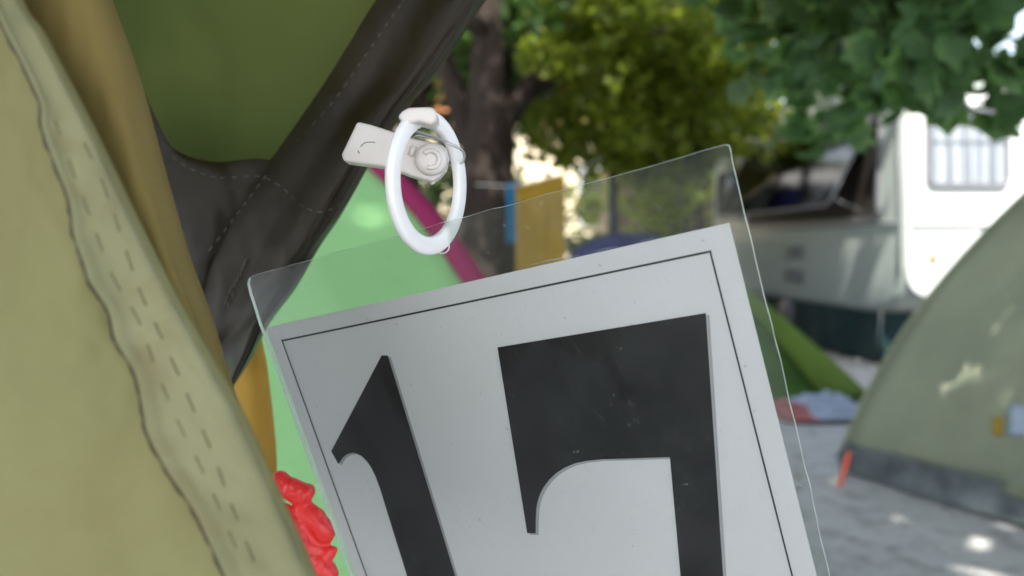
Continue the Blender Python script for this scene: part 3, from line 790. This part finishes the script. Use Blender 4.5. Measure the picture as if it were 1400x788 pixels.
# ================================================================== LEAVES AND TREES
ELEV, AZ = 54.0, 192.0         # sun: from behind the lens, a little to the left (azimuth from +Y clockwise)
sundir = Vector((math.sin(R(AZ))*math.cos(R(ELEV)), math.cos(R(AZ))*math.cos(R(ELEV)), math.sin(R(ELEV))))
beams = []                      # places the sun reaches through gaps in the crown: (point, gap radius)
def beam(p, r): beams.append((np.array(p), r))
for x in np.linspace(.02, 2.1, 14):
    for z in np.linspace(.5, 2.5, 13): beam(Cv(x, 0, z), .14)
def ondepth(px, py, d, r): beam(P(px, py, d), r*.5)
for (px, py, d, r) in ((1153, 373, 7.3, .10), (1187, 365, 6.95, .07), (1221, 320, 6.55, .06), (1228, 350, 6.5, .05), (1037, 345, 9.6, .09), (1038, 365, 9.6, .07), (1160, 315, 7.1, .04)): ondepth(px, py, d, r)
for (px, py, r) in ((1264, 398, .07), (1258, 482, .055), (1243, 508, .06), (1392, 390, .06), (1388, 458, .08), (1198, 540, .055), (1308, 495, .05), (1375, 534, .045), (1345, 420, .05), (1300, 600, .03)):
    h_ = hit(px, py, ts, 0)
    if h_: beam(h_, .028)
for (px, py, r) in ((1104, 616, .07), (1110, 580, .06), (1355, 668, .0), (1300, 745, .05), (1380, 780, .10), (1220, 700, .04)):
    if r: beam(G(px, py), r*.7)
for px, py, d in ((800, 60, 7.6), (850, 110, 7.6), (900, 60, 7.3), (760, 130, 7.9), (930, 130, 7.5), (840, 180, 8), (980, 90, 6.9), (720, 40, 7.8), (880, 20, 7), (1010, 40, 6.7), (790, 190, 8.2), (910, 190, 7.8), (1180, 60, 3.2), (1290, 40, 2.8), (1240, 100, 3.0)): ondepth(px, py, d, .12)
SDv = np.array(sundir)
def prune(pts, size):
    keep = np.ones(len(pts), bool)
    for p, r in beams:
        q = pts-p; t = q@SDv; perp = q-np.outer(t, SDv); dd = np.linalg.norm(perp, axis=1)
        keep &= ~((t > 0) & (dd < r+size*.205))
    return keep
LEAF = np.array([(0, 0, 0), (.30, .28, .04), (.42, .6, .0), (0, 1.0, -.14), (-.42, .6, .0), (-.30, .28, .04)])
def leafobj(name, pts, size, mat, parent, palm=False, droop=.6, dirs=None):
    N = len(pts); pts = np.asarray(pts)
    a = rng.uniform(0, 2*np.pi, N); tilt = rng.normal(-droop, .45, N); roll = rng.normal(0, .6, N)
    s = size*rng.uniform(.65, 1.25, N)
    y = np.stack([np.cos(a)*np.cos(tilt), np.sin(a)*np.cos(tilt), np.sin(tilt)], 1)
    x0 = np.stack([-np.sin(a), np.cos(a), np.zeros(N)], 1); z0_ = np.cross(x0, y)
    x = x0*np.cos(roll)[:, None]+z0_*np.sin(roll)[:, None]; z = np.cross(x, y)
    Vs = []; K_ = len(LEAF)
    fans = [(-1.15, .62), (-.6, .88), (0, 1), (.6, .88), (1.15, .62)] if palm else [(0, 1)]
    for an, sc in fans:
        L = LEAF*np.array([.72 if palm else 1, 1, 1])*sc
        ca, sa = math.cos(an), math.sin(an)
        Lx = L[:, 0]*ca+L[:, 1]*sa; Ly = -L[:, 0]*sa+L[:, 1]*ca; Lz = L[:, 2]
        Vs.append(pts[:, None, :]+s[:, None, None]*(Lx[None, :, None]*x[:, None, :]+Ly[None, :, None]*y[:, None, :]+Lz[None, :, None]*z[:, None, :]))
    Vv = np.concatenate(Vs, 0).reshape(-1, 3)
    nf = len(Vv)//K_
    me = bpy.data.meshes.new(name); me.vertices.add(len(Vv)); me.vertices.foreach_set('co', Vv.ravel())
    quads = np.array([0, 1, 2, 3, 0, 3, 4, 5]).reshape(2, 4)
    idx = (np.arange(nf)[:, None, None]*K_+quads[None]).reshape(-1)
    me.loops.add(len(idx)); me.loops.foreach_set('vertex_index', idx)
    me.polygons.add(len(idx)//4); me.polygons.foreach_set('loop_start', np.arange(0, len(idx), 4)); 
    me.update(calc_edges=True); me.materials.append(mat)
    return link(bpy.data.objects.new(name, me), parent)
def clumps(cents, rad, per, flat=.7):
    cents = np.asarray(cents); out = []
    for c in cents:
        r = rad*rng.uniform(.6, 1.3)
        g = rng.normal(0, 1, (per, 3)); g /= np.linalg.norm(g, axis=1)[:, None]; g *= (rng.uniform(.25, 1, per)**.5)[:, None]*r
        g[:, 2] *= flat; out.append(c+g)
    return np.concatenate(out)
def limb(mb, a, b, r0, r1, bend=.2, n=9):
    a, b = Vector(a), Vector(b); m_ = (a+b)/2+Vector((random.uniform(-bend, bend), random.uniform(-bend, bend), bend*.6))
    pts = [(1-t)**2*a+2*t*(1-t)*m_+t*t*b for t in [k/n for k in range(n+1)]]
    mb.tube(pts, [r0+(r1-r0)*k/n for k in range(n+1)], 9, wob=.25); return pts

def tree(label, base, trunkpts, rads, limbs, crowns, leafsize, mats, name='leafy_tree', group='campsite trees'):
    t = empty(name, base, label, 'tree', group)
    mb = MB(); mb.tube(smoothpts(trunkpts, 6), np.interp(np.linspace(0, 1, (len(trunkpts)-1)*6+1), np.linspace(0, 1, len(rads)), rads).tolist(), 16, wob=.35)
    mb.build('trunk', M['bark'], t)
    lm = MB()
    for a, b, r0 in limbs: limb(lm, a, b, r0, r0*.25)
    if limbs: lm.build('limbs', M['bark'], t)
    for pts, size, mat, palm in crowns:
        pts = pts[prune(pts, size)]
        leafobj('crown', pts, size, mat, t, palm)
    return t

# overhead shade tree, trunk just outside the picture at the right
def box_cents(x0, x1, y0, y1, z0, z1, n): return np.stack([rng.uniform(x0, x1, n), rng.uniform(y0, y1, n), rng.uniform(z0, z1, n)], 1)
over = box_cents(-3.2, 5.0, -5.6, 5.0, 4.5, 6.4, 350)
ocl = clumps(over, .78, 115)
hangc = []
# drooping sprays whose leaves show at the top right
sprays = []
for (px, py, d) in ((1085, 95, 3.8), (1125, 100, 3.7), (1060, 60, 4.0), (1370, 95, 2.9), (1030, 20, 4.1), (1095, 20, 3.9), (1060, -30, 3.6), (1100, 60, 3.8), (1130, -10, 3.4), (1150, 90, 3.6), (1180, 40, 3.2), (1200, 120, 3.3), (1215, -20, 3.0), (1230, 80, 2.9), (1260, 20, 2.8), (1270, 110, 3.1), (1300, 60, 2.7), (1310, -10, 2.6),
                    (1340, 40, 2.6), (1350, 110, 2.9), (1380, 0, 2.5), (1395, 70, 2.6), (1420, 30, 2.5), (1440, 110, 2.7), (1160, 130, 3.5), (1110, 185, 3.9), (1250, 50, 3.3), (1170, 0, 3.9), (1320, 20, 3.3), ):
    c = P(px, py, d); sprays.append(c)
npts = np.concatenate([clumps([tuple(c)], .17, 12) for c in sprays])
sc_low = clumps([(c.x+random.uniform(-.2, .2), c.y+random.uniform(-.3, .6), c.z+.42) for c in sprays], .34, 22)
tb = Vector((5.1, 1.6, 0))
tree('broad shade tree just beyond the right edge, its drooping leaves hanging at the top right', tb,
     [(5.1, 1.6, -.1), (5.08, 1.62, .5), (5.0, 1.65, 1.6), (4.9, 1.6, 3.0), (4.5, 1.4, 5.2)], [.30, .24, .21, .17, .10],
     [((4.95, 1.6, 2.3), (2.0, 3.1, 2.55), .07), ((4.95, 1.6, 2.4), (1.1, 4.0, 2.6), .06), ((4.9, 1.6, 2.6), (2.6, 2.4, 2.3), .05), ((4.9, 1.6, 2.8), (-1.0, .5, 5.2), .11), ((4.8, 1.5, 3.0), (2.0, -3.0, 5.4), .09), ((4.7, 1.5, 3.2), (-2, 3.5, 5.6), .09), ((4.8, 1.5, 3.1), (1, 4.6, 5.6), .08)],
     [(npts, .13, M['leafnear'], True), (sc_low, .12, M['leafdark'], True), (ocl, .20, M['leafdark'], False)], .2, None)

# big trunk in the picture with forking limbs, crown over the middle
tA = P(664, 335, 7.3); bx, by = tA.x, tA.y
crownA = box_cents(-1.0, 2.3, 7.8, 10.6, 2.15, 4.5, 105)
lowA = np.array([tuple(P(px, py, d)) for px, py, d in ((760, 70, 7.6), (800, 120, 7.8), (840, 60, 7.4), (880, 110, 7.3), (900, 180, 7.6), (930, 60, 7.0), (950, 130, 7.2), (860, 200, 7.9), (800, 200, 8.2), (820, 20, 7.0), (900, 10, 6.8), (980, 60, 6.8), (1010, 110, 6.8), (1000, 10, 6.4), (740, 10, 7.0), (1050, 60, 6.4), (860, 150, 7.7), (920, 220, 8.0), (780, 160, 8.0))])
lowB = np.array([tuple(P(random.uniform(735, 940), random.uniform(-20, 225), random.uniform(6.9, 9.0))) for _ in range(46)])
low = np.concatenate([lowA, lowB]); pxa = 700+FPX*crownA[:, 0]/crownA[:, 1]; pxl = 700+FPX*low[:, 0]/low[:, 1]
tree('stout brown trunk left of the yellow towel under yellow green leaves', (bx, by, 0),
     [(bx-.14, by, -.1), (bx-.10, by, .35), (bx-.02, by, .9), (bx+.02, by, 1.5), (bx+.05, by, 2.2), (bx+.06, by+.1, 3.2), (bx+.1, by+.2, 4.4)], [.50, .38, .30, .24, .19, .16, .11],
     [((bx+.04, by, 1.9), (bx+1.0, by-.1, 3.5), .12), ((bx, by, 1.55), (bx-.75, by+.1, 3.6), .14), ((bx+.05, by, 2.2), (2.6, by+.2, 3.4), .09), ((bx+.06, by, 2.8), (-2.4, by, 4.4), .1)],
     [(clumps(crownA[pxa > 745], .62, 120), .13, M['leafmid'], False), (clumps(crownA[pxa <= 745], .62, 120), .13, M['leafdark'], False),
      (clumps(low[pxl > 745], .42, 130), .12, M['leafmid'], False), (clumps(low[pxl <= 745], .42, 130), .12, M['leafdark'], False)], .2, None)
# darker tree behind left
cB = box_cents(-4.2, -.1, 8.6, 11.5, 1.6, 5.6, 120)
tree('dark leafy tree behind the stout trunk, mostly hidden by the tent hem', (-1.35, 9.3, 0),
     [(-1.35, 9.3, -.1), (-1.3, 9.3, 1.0), (-1.15, 9.3, 2.2), (-.75, 9.3, 3.6), (-.5, 9.3, 4.6)], [.24, .2, .18, .14, .08],
     [((-1.2, 9.3, 2), (-2.6, 9.5, 3.8), .09), ((-1.0, 9.3, 2.8), (.2, 9.4, 4.2), .08)],
     [(clumps(cB, .6, 95), .12, M['leafdark'], False)], .2, None)
# tree beyond the caravan
cC = box_cents(1.3, 6.5, 11.8, 14.5, 1.2, 6.2, 150)
tree('tall green tree rising behind the caravan roof', (3.2, 13.2, 0), [(3.2, 13.2, -.1), (3.2, 13.2, 2), (3.3, 13.2, 4.5)], [.26, .2, .1],
     [((3.2, 13.2, 2.5), (1.8, 12.8, 4.2), .08), ((3.2, 13.2, 2.8), (5, 13, 4.6), .08)],
     [(clumps(cC, .7, 85), .15, M['leafmid'], False)], .2, None)
# shrubs at the foot, behind tents
def shrub(lab, c, r, h, n, mat):
    t = empty('shrub', (c[0], c[1], 0), lab, 'shrub', 'shrubs along the back of the pitch')
    cc = box_cents(c[0]-r, c[0]+r, c[1]-r*.6, c[1]+r*.6, .15, h, n)
    mb = MB()
    for k in range(6): mb.tube([(c[0]+random.uniform(-.1, .1), c[1], -.05), (c[0]+random.uniform(-r, r)*.7, c[1]+random.uniform(-.2, .2), h*.8)], [.025, .008], 6)
    mb.build('stems', M['bark'], t); leafobj('foliage', clumps(cc, .38, 90), .09, mat, t)
shrub('dark shrub behind the stout trunk, left of the towel', (-1.7, 11.6), .9, 1.8, 22, M['leafdark'])
shrub('green shrub low behind the yellow towel', (.7, 12.2), 1.1, 2.0, 26, M['leafmid'])
shrub('dark leafy shrub right behind the trunk foot', (-.35, 9.8), .8, 1.9, 26, M['leafdark'])
shrub('olive shrub between trunk and slim post', (1.3, 10.8), .6, 1.0, 14, M['leafmid'])
shrub('dark shrub behind the slim post', (1.9, 11.2), .75, 1.0, 16, M['leafdark'])
shrub('dark shrub far left behind the tents', (-4.6, 10.8), 1.4, 2.0, 30, M['leafdark'])

# ================================================================== BUILDINGS BEHIND
hb = empty('house', (0, 19, 0), 'cream rendered house with terracotta roof glimpsed between the leaves', 'house')
mb = MB(); mb.box((.6, 21.5, 1.9), (4.6, 2.5, 2.0)); mb.build('wall', M['cream'], hb, False)
mb = MB(); mb.add([(-4.4, 18.7, 3.85), (5.6, 18.7, 3.85), (5.6, 21.5, 5.3), (-4.4, 21.5, 5.3), (-4.4, 24.3, 3.85), (5.6, 24.3, 3.85)], [(0, 1, 2, 3), (3, 2, 5, 4), (0, 3, 4), (1, 5, 2)])
for k in range(50): mb.tube([(-4.3+k*.2, 18.68, 3.88), (-4.3+k*.2, 21.5, 5.33)], .05, 6)
mb.build('roof', M['terracotta'], hb, False)
for x in (-2.9, -.5, 2.0, 4.2):
    mb = MB(); mb.box((x, 18.98, 2.1), (.42, .03, .6)); w = mb.build('window', M['glassdark'], hb, False)
    mb = MB()
    for dx in (-.45, .45): mb.box((x+dx, 18.95, 2.1), (.04, .05, .66))
    for dz in (-.64, .64): mb.box((x, 18.95, 2.1+dz), (.41, .05, .04))
    mb.build('window_frame', M['caravanwhite'], w, False)
sh = empty('shed', (3.1, 16, 0), 'brown walled outbuilding in shade behind the caravan', 'shed')
mb = MB(); mb.box((3.6, 16.6, 1.35), (1.7, 1.2, 1.45)); mb.build('wall', M['brownwall'], sh, False)
mb = MB(); mb.box((3.6, 16.5, 2.88), (1.9, 1.45, .06), Matrix.Rotation(R(4), 4, 'X')); mb.build('roof', M['terracotta'], sh, False)
mb = MB(); mb.box((2.9, 15.37, 1.0), (.42, .03, 1.0)); mb.build('door', M['darkmetal'], sh, False)
# far wood closing the horizon
fw = clumps(np.concatenate([box_cents(-32, 34, 26, 33, .3, 5.2, 420), box_cents(-34, -22, -6, 26, .3, 5, 170), box_cents(24, 36, -6, 26, .3, 5, 170)]), 1.5, 45)
tag(leafobj('far_trees', fw, .5, M['leafdark'], None), 'dense dark belt of trees closing the view far behind', 'trees', None, 'stuff')
# fallen leaves and grit
pts = np.stack([rng.uniform(-3, 6, 600), rng.uniform(1.5, 10, 600), np.full(600, .012)], 1)
M['litter'] = leafmat('dry_leaf', (.16, .13, .09), (.36, .32, .24), (.2, .15, .08), .1, .8)
lt = leafobj('leaf_litter', pts, .035, M['litter'], None, droop=0)
tag(lt, 'scattered dry leaves on the pale ground', 'leaf litter', None, 'stuff')

# ================================================================== LIGHT, SKY, CAMERA
w = bpy.data.worlds.new('World'); scn.world = w; w.use_nodes = True
nt = w.node_tree; bg = nt.nodes['Background']; sk = nt.nodes.new('ShaderNodeTexSky'); sk.sky_type = 'NISHITA'; sk.sun_disc = False
sk.sun_elevation = R(ELEV); sk.sun_rotation = R(AZ); sk.air_density = 1.2; sk.dust_density = 2.5; sk.ozone_density = 1.0
hs = nt.nodes.new('ShaderNodeHueSaturation'); hs.inputs['Saturation'].default_value = .62; nt.links.new(sk.outputs[0], hs.inputs['Color']); nt.links.new(hs.outputs[0], bg.inputs[0]); bg.inputs[1].default_value = .15
sl_ = bpy.data.lights.new('sun', 'SUN'); sl_.energy = 4.2; sl_.angle = R(.55); sl_.color = (1, .95, .87)
so = bpy.data.objects.new('sun', sl_); so.rotation_euler = sundir.to_track_quat('Z', 'Y').to_euler(); COL.objects.link(so)
cd = bpy.data.cameras.new('camera'); cam = bpy.data.objects.new('camera', cd); COL.objects.link(cam); scn.camera = cam
cam.location = CAM; cam.rotation_euler = (math.pi/2-PITCH, 0, 0)
cd.sensor_width = 36; cd.lens = FPX/1400*36; cd.clip_start = .01; cd.clip_end = 500
cd.dof.use_dof = True; cd.dof.focus_distance = SD; cd.dof.aperture_fstop = cd.lens/4.1; cd.dof.aperture_blades = 0
scn.render.resolution_x = 1024; scn.render.resolution_y = 576
vs = scn.view_settings; vs.view_transform = 'Standard'; vs.look = 'None'; vs.gamma = 1; vs.exposure = 1.55
scn.render.engine = 'CYCLES'
cy = scn.cycles; cy.max_bounces = 10; cy.transparent_max_bounces = 16; cy.diffuse_bounces = 5; cy.use_denoising = True
print('SIGN DEPTH', SD, 'W', W)
